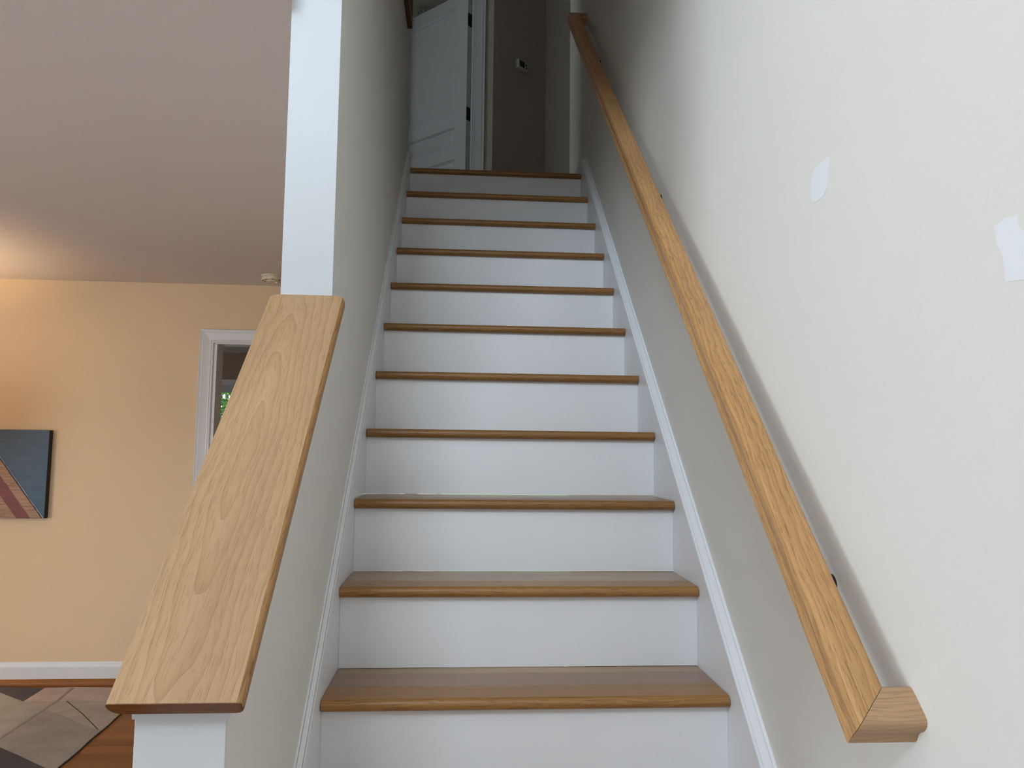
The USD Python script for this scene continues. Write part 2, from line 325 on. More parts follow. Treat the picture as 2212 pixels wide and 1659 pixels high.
# doorway casing (trim_1) and jambs
def casing(name, pts, y, mat, w=0.085):
    """moulded casing around an opening: pts = inner outline (left foot, left head, right head, right foot), wall face at y, towards -y"""
    t = thing(name, kind='structure')
    prof = [(0, 0), (0, 0.011), (0.006, 0.013), (0.009, 0.011), (0.013, 0.0105), (0.016, 0.013), (0.020, 0.0125), (0.024, 0.0115), (0.045, 0.015), (0.058, 0.0175), (0.066, 0.0195), (0.070, 0.017), (0.074, 0.0175), (0.080, 0.0205), (0.0845, 0.0205), (0.085, 0.0)]
    prof = [(a * w / 0.085, b) for a, b in prof]
    (x0, z0), (_, z1), (x1, _), _ = pts
    legs = [(prism(prof, (x0, y, 0), -EX, -EY, EZ, z1 + w - z0, z0), (1, 1), (x0, z1)), (prism(prof, (x1, y, 0), EX, -EY, EZ, z1 + w - z0, z0), (-1, 1), (x1, z1))]
    for m, nrm, pt in legs:
        n = np.array([nrm[0], 0, -nrm[1]]) / math.sqrt(2)
        k = welded(m).trim_by_plane((float(n[0]), 0.0, float(n[2])), float(n @ np.array([pt[0], 0, pt[1]]))) if False else None
    # mitres: the head is cut by both 45 degree planes, the legs by their own
    def cut(m, n, p):
        n = np.array(n, float) / np.linalg.norm(n)
        return welded(m).trim_by_plane([float(c) for c in n], float(n @ np.array(p)))
    obj('casing_leg', tm(cut(legs[0][0], (-1, 0, -1), (x0, 0, z1))), mat, t, smooth=30)
    obj('casing_leg', tm(cut(legs[1][0], (1, 0, -1), (x1, 0, z1))), mat, t, smooth=30)
    head = prism(prof, (0, y, z1), EZ, -EY, EX, x1 - x0 + 2 * w, x0 - w)
    h = cut(head, (1, 0, 1), (x0, 0, z1)); n = np.array([-1, 0, 1]) / math.sqrt(2)
    h = h.trim_by_plane([float(c) for c in n], float(n @ np.array([x1, 0, z1])))
    obj('casing_head', tm(h), mat, t, smooth=30)
    return t
t1 = casing('trim_1', [(-1.2608, FLOOR), (-1.2608, 1.3575), (-0.30, 1.3575), (-0.30, FLOOR)], YB, M['trimliv'])
obj('jamb', cbox(DX0 - 0.019, DX0 + 0.006, YB - 0.004, YB + 0.12, FLOOR, DZ, 0.001), M['trimliv'], t1)
obj('jamb', cbox(DX1 - 0.006, DX1 + 0.006, YB - 0.004, YB + 0.12, FLOOR, DZ, 0.001), M['trimliv'], t1)
obj('head_jamb', cbox(DX0 + 0.005, DX1 - 0.005, YB - 0.004, YB + 0.12, DZ - 0.006, DZ + 0.006, 0.001), M['trimliv'], t1)

# the room behind the doorway, with its window
YW = 7.1
WX0, WX1, WZ0, WZ1 = -2.66, -1.50, 0.0, 1.36
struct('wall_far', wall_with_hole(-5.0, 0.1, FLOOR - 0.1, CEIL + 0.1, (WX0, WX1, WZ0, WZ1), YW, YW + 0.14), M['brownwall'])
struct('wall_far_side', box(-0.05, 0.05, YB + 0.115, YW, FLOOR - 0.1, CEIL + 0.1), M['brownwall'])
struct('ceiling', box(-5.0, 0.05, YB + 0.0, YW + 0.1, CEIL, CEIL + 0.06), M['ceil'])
w1 = thing('window_1', kind='structure')
glass = usdkit.material(stage, L + 'window_glass', {'f': ('fresnel', {'IOR': 1.45}), 't': ('transparent_bsdf', {'color': (0.97, 0.99, 0.98)}), 'g': ('glossy_bsdf', {'roughness': 0.02}), 'm': ('mix_closure', {})},
    [('f.fac', 'm.fac'), ('t.BSDF', 'm.closure1'), ('g.BSDF', 'm.closure2')], surface='m.closure')
obj('casing', cbox(WX0 - 0.08, WX0, YW - 0.018, YW, WZ0 - 0.05, WZ1 + 0.08, 0.003), M['trimw'], w1)
obj('casing', cbox(WX1, WX1 + 0.08, YW - 0.018, YW, WZ0 - 0.05, WZ1 + 0.08, 0.003), M['trimw'], w1)
obj('casing', cbox(WX0, WX1, YW - 0.018, YW, WZ1, WZ1 + 0.08, 0.003), M['trimw'], w1)
obj('sill', cbox(WX0 - 0.1, WX1 + 0.1, YW - 0.06, YW, WZ0 - 0.03, WZ0, 0.004), M['trimw'], w1)
mid = (WZ0 + WZ1) / 2
for nm, zz0, zz1, yy in (('sash', mid - 0.02, WZ1, YW + 0.075), ('sash', WZ0, mid + 0.02, YW + 0.045)):
    s = obj(nm, trimesh.util.concatenate([cbox(WX0, WX0 + 0.045, yy, yy + 0.03, zz0, zz1), cbox(WX1 - 0.045, WX1, yy, yy + 0.03, zz0, zz1), cbox(WX0 + 0.04, WX1 - 0.04, yy, yy + 0.03, zz0, zz0 + 0.045), cbox(WX0 + 0.04, WX1 - 0.04, yy, yy + 0.03, zz1 - 0.045, zz1)]), M['trimw'], w1)
    for i in (1, 2):
        xm = WX0 + 0.045 + (WX1 - WX0 - 0.09) * i / 3
        obj('muntin', cbox(xm - 0.011, xm + 0.011, yy + 0.004, yy + 0.026, zz0 + 0.04, zz1 - 0.04, 0.002), M['trimw'], s)
    zm = (zz0 + zz1) / 2
    obj('muntin', cbox(WX0 + 0.04, WX1 - 0.04, yy + 0.004, yy + 0.026, zm - 0.011, zm + 0.011, 0.002), M['trimw'], s)
    obj('pane', box(WX0 + 0.04, WX1 - 0.04, yy + 0.013, yy + 0.017, zz0 + 0.04, zz1 - 0.04), glass, s)

# upstairs: landing floor, hall walls, ceiling
YD = 3.98                                     # wall with the bedroom door
AX, AY = 0.524, YD                            # corner where the angled wall begins
BX, BY = 0.972, YD + (0.972 - 0.524)
lf = thing('floor_landing', kind='structure')
obj('subfloor', box(-2.4, 2.3, 2.30, 8.0, LAND - 0.33, LAND - 0.014), M['ceil'], lf)
obj('subfloor', box(-2.4, WLL, 0.27, 2.32, LAND - 0.29, LAND - 0.014), M['ceil'], lf)
rng = np.random.default_rng(3)
for i, y in enumerate(np.arange(2.295, YD + 0.1, PW)):
    for xa, xb in ((-2.3, -1.0), (-1.0, 0.35), (0.35, 1.5), (1.5, 2.2)):
        obj('plank', cbox(xa + 0.0004, xb - 0.0004, y + 0.0004, y + PW - 0.0004, LAND - 0.014, LAND - 0.0006, 0.0006), planks[int(rng.integers(0, 3))], lf, grain=((rng.uniform(-2, 2), y, LAND), EX, EY, EZ))
HZ = LAND + 2.085
DL, DR = -0.43, 0.362                         # door opening
struct('wall_hall', trimesh.util.concatenate([box(DR, AX, YD, YD + 0.115, LAND, TOP), box(DL, DR, YD, YD + 0.115, HZ, TOP), box(-2.3, DL, YD, YD + 0.115, LAND, TOP)]), M['greywall'])
ang = prism([(0, 0), (0, 0.11), (math.hypot(BX - AX, BY - AY), 0.11), (math.hypot(BX - AX, BY - AY), 0)], (AX, AY, LAND), np.array([1, 1, 0]) / math.sqrt(2), np.array([-1, 1, 0]) / math.sqrt(2), EZ, TOP - LAND)
struct('wall_angled', ang, M['greywall'])
struct('wall_hall_end', box(BX - 0.02, 2.3, BY, BY + 0.11, LAND, TOP), M['greywall'])
struct('wall_hall_right', box(2.2, 2.3, 2.835, BY + 0.1, LAND, TOP), M['greywall'])
struct('wall_hall_return', box(WR + 0.11, 2.3, 2.725, 2.835, LAND - 0.3, TOP), M['wall'])
struct('wall_hall_left', trimesh.util.concatenate([box(-2.4, -2.3, 0.2, 1.0, LAND, TOP), box(-2.4, -2.3, 2.0, YD + 0.1, LAND, TOP), box(-2.4, -2.3, 1.0, 2.0, LAND, 2.75), box(-2.4, -2.3, 1.0, 2.0, 3.85, TOP)]), M['greywall'])
struct('wall_hall_near', box(-2.4, WLL, 0.266, 0.34, LAND - 0.3, TOP), M['greywall'])
struct('ceiling', box(-2.5, 2.4, -0.4, 8.0, TOP, TOP + 0.08), M['ceilw'])
# bedroom beyond
struct('wall_bedroom', trimesh.util.concatenate([box(-2.5, 1.2, 7.4, 7.5, LAND, TOP), box(1.1, 1.2, YD + 0.6, 7.5, LAND, TOP),
       box(-2.5, -2.4, YD + 0.05, 5.35, LAND, TOP), box(-2.5, -2.4, 5.85, 7.5, LAND, TOP), box(-2.5, -2.4, 5.35, 5.85, LAND, 3.2), box(-2.5, -2.4, 5.35, 5.85, 3.8, TOP)]), M['greenwall'])

# door casing and door of the bedroom
t2 = casing('trim_2', [(DL + 0.01, LAND), (DL + 0.01, HZ - 0.01), (DR + 0.004, HZ - 0.01), (DR + 0.004, LAND)], YD, M['doorw'], w=0.096)
obj('jamb', cbox(DR - 0.004, DR + 0.014, YD - 0.006, YD + 0.118, LAND, HZ, 0.001), M['doorw'], t2)
obj('jamb', cbox(DL - 0.014, DL + 0.004, YD - 0.006, YD + 0.118, LAND, HZ, 0.001), M['doorw'], t2)
door = thing('door_1', kind='structure')
dd = np.array([-math.sin(math.radians(47.5)), math.cos(math.radians(47.5)), 0])     # from hinge to latch
dn = np.array([-dd[1], dd[0], 0])                                                  # towards the landing
hinge = np.array([DR - 0.0065, YD + 0.012, LAND + 0.012])
DW, DH, DT = 0.762, 2.060, 0.044
def dbox(u0, u1, w0, w1, z0, z1, c=0.0015):
    m = cbox(u0, u1, w0, w1, z0, z1, c); v = m.vertices
    m = trimesh.Trimesh(hinge + np.outer(v[:, 0], dd) + np.outer(v[:, 1], dn) + np.outer(v[:, 2], EZ), m.faces, process=False)
    m.fix_normals(); return m
obj('stile', dbox(0, 0.118, 0, DT, 0, DH), M['doorw'], door)
obj('stile', dbox(DW - 0.118, DW, 0, DT, 0, DH), M['doorw'], door)
for z0, z1 in ((0, 0.24), (0.765, 0.860), (1.015, 1.120), (1.965, DH)):
    obj('rail', dbox(0.1175, DW - 0.1175, 0.0002, DT - 0.0002, z0, z1), M['doorw'], door)
for z0, z1 in ((0.24, 0.765), (0.860, 1.015), (1.120, 1.965)):
    u0, u1 = 0.118, DW - 0.118
    def loop(i, w): return [(u0 + i, w, z0 + i), (u1 - i, w, z0 + i), (u1 - i, w, z1 - i), (u0 + i, w, z1 - i)]
    rings = [loop(-0.002, 0.004)] + [loop(-0.002, DT - 0.004), loop(0.006, DT - 0.007), loop(0.010, DT - 0.013), loop(0.018, DT - 0.0135), loop(0.042, DT - 0.005)]
    vs = [p for r in rings for p in r]; fs = []
    for r in range(len(rings) - 1):
        for k in range(4):
            a, b = r * 4 + k, r * 4 + (k + 1) % 4
            fs += [[a, b, b + 4], [a, b + 4, a + 4]]
    n = (len(rings) - 1) * 4; fs += [[n, n + 1, n + 2], [n, n + 2, n + 3], [0, 2, 1], [0, 3, 2]]
    v = np.array(vs); mm = trimesh.Trimesh(hinge + np.outer(v[:, 0], dd) + np.outer(v[:, 1], dn) + np.outer(v[:, 2], EZ), fs, process=False); mm.fix_normals()
    obj('panel', mm, M['doorw'], door)
for zc in (0.355, 1.095, 1.833):
    lf_prof = Polygon([(0.004, -0.045), (0.036, -0.045), (0.036, 0.045), (0.004, 0.045)]).buffer(0.006)
    e = trimesh.creation.extrude_polygon(Polygon(lf_prof.exterior.coords), 0.0022, engine='earcut'); v = e.vertices
    mm = trimesh.Trimesh(hinge + np.outer(v[:, 0], dn) + np.outer(v[:, 1] + zc, EZ) - np.outer(v[:, 2] - 0.0004, dd), e.faces, process=False); mm.fix_normals()
    kn = trimesh.creation.cylinder(0.006, 0.09, sections=16); kn.apply_translation(hinge + zc * EZ - 0.004 * dd - 0.004 * dn)
    obj('hinge', trimesh.util.concatenate([mm, kn]), M['dark'], door, smooth=30)
kb = lathe([(0, 0), (0.028, 0), (0.028, 0.006), (0.012, 0.012), (0.011, 0.035), (0.024, 0.045), (0.027, 0.055), (0.022, 0.066), (0, 0.07)], (0, 0, 0), 32)
v = kb.vertices; pk = hinge + dd * (DW - 0.065) + 0.95 * EZ + dn * (DT - 0.001)
mm = trimesh.Trimesh(pk + np.outer(v[:, 0], dd) + np.outer(v[:, 1], EZ) + np.outer(v[:, 2], dn), kb.faces, process=False); mm.fix_normals()
obj('door_knob', mm, M['dark'], door, smooth=40)

# ================================================================== STAIRCASE
st = thing('staircase', 'straight wooden staircase with oak treads and white painted risers', 'staircase')
rng = np.random.default_rng(11)
for k in range(-2, 12):
    yn, zt = k * RUN, k * RISE
    r = TT / 2
    depth = RUN + OV + 0.004 if k < 11 else 0.095
    nose = arc(r, -r, r, 90, 270, 15)
    tr = thing('tread', parent=st)
    b1 = 0.094 + rng.uniform(-0.012, 0.012)
    j = lambda: (rng.uniform(-2, 2), yn + rng.uniform(-0.02, 0.06), zt + rng.uniform(-0.01, 0.01))
    x0, x1 = XL + 0.0012 + rng.uniform(0, 0.001), XR - 0.0012 - rng.uniform(0, 0.001)
    nb = min(b1, depth)
    obj('nosing', prism(nose + [(nb, -TT), (nb, 0)], (0, yn, zt), EY, EZ, EX, x1 - x0, x0), treads[int(rng.integers(0, 3)) if k > 2 else 0], tr, smooth=35, grain=(j(), EX, EY, EZ))
    if k < 11:
        b2 = b1 + 0.084 + rng.uniform(-0.012, 0.012)
        obj('board', cbox(x0, x1, yn + b1 + 0.0003, yn + b2, zt - TT, zt, 0.0004), boards[[1, 2, 0][k % 3] if k != 1 else 1], tr, grain=(j(), EX, EY, EZ))
        obj('board', cbox(x0, x1, yn + b2 + 0.0003, yn + depth, zt - TT, zt, 0.0004), boards[[0, 0, 2][k % 3] if k != 1 else 0], tr, grain=(j(), EX, EY, EZ))
    z0 = (k - 1) * RISE + 0.0012 if k > -2 else FLOOR
    obj('riser', box(XL + 0.0003, XR - 0.0003, yn + OV, yn + OV + 0.018, z0, zt - TT), M['trimw'], st)

def vline(y): return S * y + 0.065
yE = (LAND + 0.085 - 0.065) / S
def skirt(side, name, yend):
    xw, xf = (WR, XR) if side > 0 else (WL, XL)
    d = abs(xf - xw)
    ys = -0.85 if side > 0 else -0.36
    poly = [(ys, vline(ys) - 0.012), (yE, vline(yE) - 0.012), (yend, vline(yE) - 0.012), (yend, LAND - 0.02), (2.3, LAND - 0.25), (ys + 0.35, FLOOR + 0.0), (ys, FLOOR + 0.0)]
    t = obj('skirt_board', prism(poly, (min(xw, xf) + (0 if side > 0 else 0.001), 0, 0), EY, EZ, EX, d - 0.001), M['trimw'], st)
    # moulded cap along the top of the board; profile (distance from the wall, height)
    q = d / 0.03
    prof = [(0, -0.016), (0.0300, -0.016), (0.0302, -0.003), (0.0290, -0.0008), (0.0262, -0.0006), (0.0252, -0.0028), (0.0240, -0.0028), (0.0232, 0.0), (0.0085, 0.0016), (0.0078, -0.0004), (0.0068, -0.0004), (0.0058, 0.0030), (0.003, 0.0042), (0, 0.0042)]
    prof = [(a * q, b) for a, b in prof]
    Wd = np.array([0, 1, S]) / CS; Nn = np.array([0, -S, 1]) / CS
    U = -EX if side > 0 else EX
    m = prism(prof, (xw, ys, vline(ys)), U, Nn, Wd, (yE - ys) * CS + 0.012, 0)
    if side > 0:
        n = np.array([0, -1, 0.0]) * 0 + np.array([0, -math.cos(math.radians(21.7)), 0])  # mitre where the slope meets the landing baseboard
    a = math.atan(S) / 2
    nrm = np.array([0, -math.cos(a), -math.sin(a)])
    p0 = np.array([xw, yE, vline(yE)])
    m = tm(welded(m).trim_by_plane([float(c) for c in nrm], float(nrm @ p0)))
    obj('skirt_cap', m, M['trimw'], t, smooth=25)
    m2 = prism(prof, (xw, 0, vline(yE)), U, EZ, EY, yend - yE + 0.03, yE - 0.03)
    nrm = -nrm
    m2 = tm(welded(m2).trim_by_plane([float(c) for c in nrm], float(nrm @ p0)))
    obj('skirt_cap', m2, M['trimw'], t, smooth=25)
skirt(1, 'right', 2.835)
skirt(-1, 'left', 2.262)

# ================================================================== OAK CAP OF THE HALF WALL
cp = thing('half_wall_cap', 'wide pale oak cap board sloping down the top of the half wall', 'banister cap')
Wd = np.array([0, 1, S]) / CS; Nn = np.array([0, -S, 1]) / CS
cx0, cx1, ct = -0.0965, 0.0700, 0.0235
# cross-section (x, n): square top arris on the left with a rounded underside, bullnosed right edge
prof = [(cx0 + 0.003, 0.0), (cx0 + 0.0008, -0.0010), (cx0, -0.0035)] + arc(cx0 + 0.0165, -ct + 0.0165, 0.0165, 190, 270, 9) + arc(cx1 - 0.0125, -ct + 0.0125, 0.0125, 270, 360, 9) + arc(cx1 - 0.0080, -0.0080, 0.0080, 0, 90, 8)
y0, y1 = -0.4060, 0.2880
capm = prism(prof, (0, y0, capz(y0)), EX, Nn, Wd, (y1 - y0) * CS, 0)
# round the upper right corner and the lower one a little, in the plane of the board
xc, ys_ = 0.0700, (y1 - y0) * CS
outline = [(cx0 - 0.01, 0)] + [(cx1 - 0.006, 0)] + arc(cx1 - 0.006 + 0.0002, 0.006, 0.006, 270, 360, 6) + arc(cx1 + 0.0002 - 0.026, ys_ - 0.026, 0.026, 0, 90, 10) + [(cx0 + 0.012, ys_), (cx0 - 0.0001, ys_ - 0.008), (cx0 - 0.01, ys_ - 0.02)]
cutter = prism(outline, (0, y0, capz(y0)), EX, Wd, Nn, 0.1, -0.05)
board = welded(capm) ^ welded(cutter)
pe = np.array([0, y0, capz(y0)]) + 0.0012 * Wd
end_face = board.trim_by_plane([float(c) for c in -Wd], float(-Wd @ pe))
board = board.trim_by_plane([float(c) for c in Wd], float(Wd @ pe))
tag(obj('end_face', tm(end_face), M['capend'], cp, smooth=35, grain=((0, 0, 0), EX, EZ, EY)), 'dark stained end grain')
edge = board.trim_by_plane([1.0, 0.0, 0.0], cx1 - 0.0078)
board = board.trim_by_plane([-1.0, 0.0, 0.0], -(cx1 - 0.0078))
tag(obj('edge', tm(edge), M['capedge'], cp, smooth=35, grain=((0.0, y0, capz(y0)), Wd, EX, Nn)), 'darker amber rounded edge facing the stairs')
obj('cap_board', tm(board), M['cap'], cp, smooth=35, grain=((-0.02, y0, capz(y0)), Wd, EX, Nn))
# white cove moulding under both long edges and the front
cove = [(0, 0), (0.0135, 0), (0.0130, -0.004), (0.0095, -0.008), (0.0065, -0.014), (0.0050, -0.021), (0.0045, -0.0255), (0, -0.0255)]
yc0, yc1 = -0.3665, 0.2885
zc = capz(yc0) - ct * CS
for xs, U in ((WLL, -EX), (WL, EX)):
    m = prism(cove, (xs, yc0, zc), U, Nn, Wd, (yc1 - yc0) * CS + 0.08, -0.05)
    m = tm(welded(m).trim_by_plane([0.0, 1.0, 0.0], yc0 - 0.0012).trim_by_plane([0.0, -1.0, 0.0], -yc1))
    obj('cove_moulding', m, M['post'], cp, smooth=30)

# ================================================================== HANDRAIL
hr = thing('handrail', 'oak handrail climbing the right stair wall with mitred wall returns', 'handrail')
RS = 0.9690
RC = math.hypot(1, RS)
rW = np.array([0, 1, RS]) / RC; rN = np.array([0, -RS, 1]) / RC
def railz(y): return RS * y + 0.7775           # top plane of the rail
half = 0.0285
right = [(0.0, 0.0), (0.016, -0.0002), (0.0220, -0.0010), (0.0255, -0.0035), (0.0278, -0.0080), (0.0288, -0.0140), (0.0284, -0.0195), (0.0268, -0.0245), (0.0258, -0.0290), (0.0262, -0.0340), (0.0280, -0.0390), (0.0290, -0.0415), (0.0290, -0.0460)]
prof = right + [(-a, b) for a, b in right[::-1][:-1]]
rx = WR - 0.0360 - half               # axis of the rail
yB, yT = -0.3905, 2.232                        # inner mitre corners
mitB = np.array([rx + half, yB, railz(yB)]); mitT = np.array([rx + half, yT, railz(yT)])
def cut2(m, planes):
    k = welded(m)
    for n, p in planes:
        n = np.array(n, float); n /= np.linalg.norm(n); k = k.trim_by_plane([float(c) for c in n], float(n @ np.array(p)))
    return tm(k)
nB = (EX + rW) ; nB = (rW + EX) * 1.0          # plane halving the rail and its return at the bottom
# rail direction is rW, the return leaves towards +x: bisecting plane normal = rW - EX
cB = rW - EX; cT = -rW - EX
yJ = 1.30
jp = np.array([rx, yJ, railz(yJ)])
long_ = prism(prof, (rx, 0, railz(0)), EX, rN, rW, 5.0, -1.5)
obj('rail', cut2(long_, [(cB, mitB), (-rW, jp - 0.0002 * rW)]), M['rail'], hr, smooth=30, grain=((rx + 0.012, 0, railz(0) - 0.01), rW, EX, rN))
obj('rail', cut2(long_, [(cT, mitT), (rW, jp + 0.0002 * rW)]), M['rail2'], hr, smooth=30, grain=((rx - 0.01, 0, railz(0) + 0.005), rW, EX, rN))
# returns: the same profile turned to run into the wall
retB = prism(prof, (0, *(mitB + rW * (-half))[1:]), -rW, rN, EX, 0.5, WR - 0.5)
obj('return', cut2(retB, [(-cB, mitB - 0.0004 * cB), (-EX, (WR, 0, 0))]), M['railend'], hr, smooth=30, grain=(mitB, EX, rW, rN))
retT = prism(prof, (0, *(mitT + rW * half)[1:]), rW, rN, EX, 0.5, WR - 0.5)
obj('return', cut2(retT, [(-cT, mitT - 0.0004 * cT), (-EX, (WR, 0, 0))]), M['rail2'], hr, smooth=30, grain=(mitT, EX, rW, rN))
def tube(pts, r, n=12):
    pts = np.array(pts, float); parts = []
    for a, b in zip(pts[:-1], pts[1:]):
        c = trimesh.creation.cylinder(r, segment=[a, b], sections=n); parts.append(c)
    for p in pts[1:-1]:
        s = trimesh.creation.icosphere(2, r); s.apply_translation(p); parts.append(s)
    return trimesh.util.concatenate(parts)
for yb in (-0.185, 0.84, 1.865):
    zb = railz(yb) - 0.040
    bt = thing('bracket', parent=hr)
    plate = trimesh.creation.cylinder(0.017, 0.006, sections=28); plate.apply_transform(trimesh.transformations.rotation_matrix(math.pi / 2, EY)); plate.apply_translation([WR - 0.003, yb, zb - 0.066])
    obj('wall_plate', plate, M['dark'], bt, smooth=40)
    obj('arm', tube([(WR - 0.004, yb, zb - 0.066), (WR - 0.040, yb, zb - 0.066), (rx, yb, zb - 0.056), (rx, yb, railz(yb) - 0.046 * RC - 0.002)], 0.0055), M['dark'], bt, smooth=40)
    sd = box(-0.011, 0.011, -0.022, 0.022, -0.002, 0.001); v = sd.vertices
    sd = trimesh.Trimesh(np.array([rx, yb, railz(yb)]) - 0.0465 * rN + np.outer(v[:, 0], EX) + np.outer(v[:, 1], rW) + np.outer(v[:, 2], rN), sd.faces, process=False)
    obj('saddle', sd, M['dark'], bt)

# ================================================================== THINGS
# thermostat on the angled wall
an = np.array([1, -1, 0]) / math.sqrt(2); au = np.array([1, 1, 0]) / math.sqrt(2)   # out of the wall, along the wall
tc = np.array([0.745, YD + (0.745 - AX), 3.708])
th = thing('thermostat', 'small white thermostat with dark screen on the upstairs hall wall', 'thermostat')
def abox(u0, u1, w0, w1, z0, z1, c=0.002):
    m = cbox(u0, u1, w0, w1, z0, z1, c); v = m.vertices
    m = trimesh.Trimesh(tc + np.outer(v[:, 0], au) + np.outer(v[:, 1], an) + np.outer(v[:, 2], EZ), m.faces, process=False); m.fix_normals(); return m
obj('back_plate', abox(-0.060, 0.060, 0, 0.008, -0.042, 0.042, 0.003), M['plastic'], th)
obj('housing', abox(-0.056, 0.056, 0.007, 0.030, -0.039, 0.039, 0.006), M['plastic'], th)
obj('screen', abox(-0.042, 0.018, 0.029, 0.0312, -0.020, 0.027, 0.0006), M['screen'], th)
for zb in (0.010, -0.012):
    b = lathe([(0, 0), (0.0075, 0), (0.007, 0.003), (0, 0.0035)], (0, 0, 0), 20); v = b.vertices
    b = trimesh.Trimesh(tc + np.outer(v[:, 0] + 0.036, au) + np.outer(v[:, 1] + zb, EZ) + np.outer(v[:, 2] + 0.029, an), b.faces, process=False); b.fix_normals()
    obj('button', b, M['screen'], th, smooth=40)

# smoke detectors
def smoke(name, c, label, mat, R=0.07):
    t = thing(name, label, 'smoke detector', loc=c)
    obj('mounting_ring', lathe([(0, 0), (R, 0), (R, -0.008), (R * 0.96, -0.010), (0, -0.010)], (0, 0, 0)), mat, t, smooth=35)
    obj('housing', lathe([(0, -0.010), (R * 0.94, -0.010), (R * 0.97, -0.013), (R * 0.97, -0.027), (R * 0.93, -0.031), (R * 0.72, -0.034), (R * 0.70, -0.031), (R * 0.60, -0.031), (R * 0.58, -0.037), (R * 0.35, -0.040), (0, -0.041)], (0, 0, 0)), mat, t, smooth=35)
    obj('test_button', lathe([(0, -0.040), (0.011, -0.040), (0.010, -0.044), (0, -0.045)], (R * 0.3, 0, 0), 24), M['plastic'], t, smooth=35)
    for a in range(0, 360, 40):
        b = cbox(R * 0.78, R * 0.90, -0.004, 0.004, -0.0345, -0.030, 0.0008); b.apply_transform(trimesh.transformations.rotation_matrix(math.radians(a), EZ))
        obj('vent', b, M['dark'], t)
smoke('smoke_detector', (-0.832, 3.165, CEIL), 'round ivory smoke detector on the living room ceiling beside the white post', M['ivory'])
smoke('smoke_detector', (-0.055, 4.86, TOP), 'round smoke detector on the dark bedroom ceiling above the open upstairs door', M['plastic'])

# picture frame high on the left stair wall, cut off by the top of the photo
pf = thing('picture_frame', 'narrow dark wooden frame hung high on left stair wall, cut by photo top', 'picture frame')
fx0, fx1, fy0, fy1, fz0, fz1 = WL + 0.001, WL + 0.024, 1.55, 2.06, 2.72, 3.36
for a, b, c, d in ((fy0, fy1, fz0, fz0 + 0.03), (fy0, fy1, fz1 - 0.03, fz1), (fy0, fy0 + 0.03, fz0 + 0.03, fz1 - 0.03), (fy1 - 0.03, fy1, fz0 + 0.03, fz1 - 0.03)):
    obj('frame_side', cbox(fx0, fx1, a, b, c, d, 0.002), M['frame'], pf, grain=((0, 0, 0), EY if d - c < 0.1 else EZ, EZ if d - c < 0.1 else EY, EX))
obj('picture', box(fx0, fx0 + 0.010, fy0 + 0.029, fy1 - 0.029, fz0 + 0.029, fz1 - 0.029), plain('picture_paper', (0.5, 0.48, 0.44), 0.7), pf)

# canvas painting on the living-room wall
pc = thing('canvas_painting', 'unframed abstract canvas, blue with diagonal brown and red bands, on tan wall', 'painting')
px0, px1, pz0, pz1, py = -3.05, -2.219, 0.2425, 0.7850, 3.411
obj('stretcher', cbox(px0, px1, py, YB - 0.002, pz0, pz1, 0.002), M['black'], pc)
obj('blue_field', box(px0 + 0.001, px1 - 0.003, py - 0.0006, py + 0.001, pz0 + 0.001, pz1 - 0.001), brushed('blue_paint', (0.030, 0.062, 0.095), (0.045, 0.085, 0.125), 0.5), pc)
def band(name, p_low, p_hi, t, mat, jag=0.0, seed=0):
    """diagonal band between two parallel lines through (x at the bottom edge)"""
    (xa, xb), sl = (p_low, p_hi), -1.338
    r = np.random.default_rng(seed); zz = np.linspace(pz0 + 0.001, pz1 - 0.001, 40)
    def line(xb0): return [(min(px1 - 0.004, xb0 + (z - pz0) / sl + (r.uniform(-1, 1) * jag)), z) for z in zz]
    pts = line(xa) + line(xb)[::-1]
    return obj(name, prism(pts, (0, py - 0.0004, 0), EX, EZ, -EY, t), mat, pc)
brown = brushed('brown_paint', (0.16, 0.072, 0.032), (0.40, 0.22, 0.12), 0.93)
band('black_line', -2.2520, -2.2230, 0.0010, plain('black_paint', (0.012, 0.012, 0.016), 0.6), 0.0010, 1)
band('white_line', -2.2265, -2.2240, 0.0016, plain('white_paint', (0.5, 0.55, 0.56), 0.6), 0.0012, 2)
band('brown_band', -2.3020, -2.2370, 0.0014, brown, 0.0025, 3)
band('red_band', -2.3850, -2.3020, 0.0017, brushed('red_paint', (0.13, 0.020, 0.018), (0.17, 0.030, 0.025), 0.93), 0.0012, 4)
band('brown_band', -2.5500, -2.3850, 0.0014, brown, 0.0020, 5)
band('grey_band', -2.9000, -2.5500, 0.0014, brushed('grey_paint', (0.22, 0.23, 0.20), (0.34, 0.34, 0.30), 0.93), 0.002, 6)

# rug: flat-woven patchwork
rg = thing('rug', 'grey patchwork rug of angular dark and pale patches on the oak floor', 'rug')
from shapely.geometry import box as sbox
from shapely import union_all

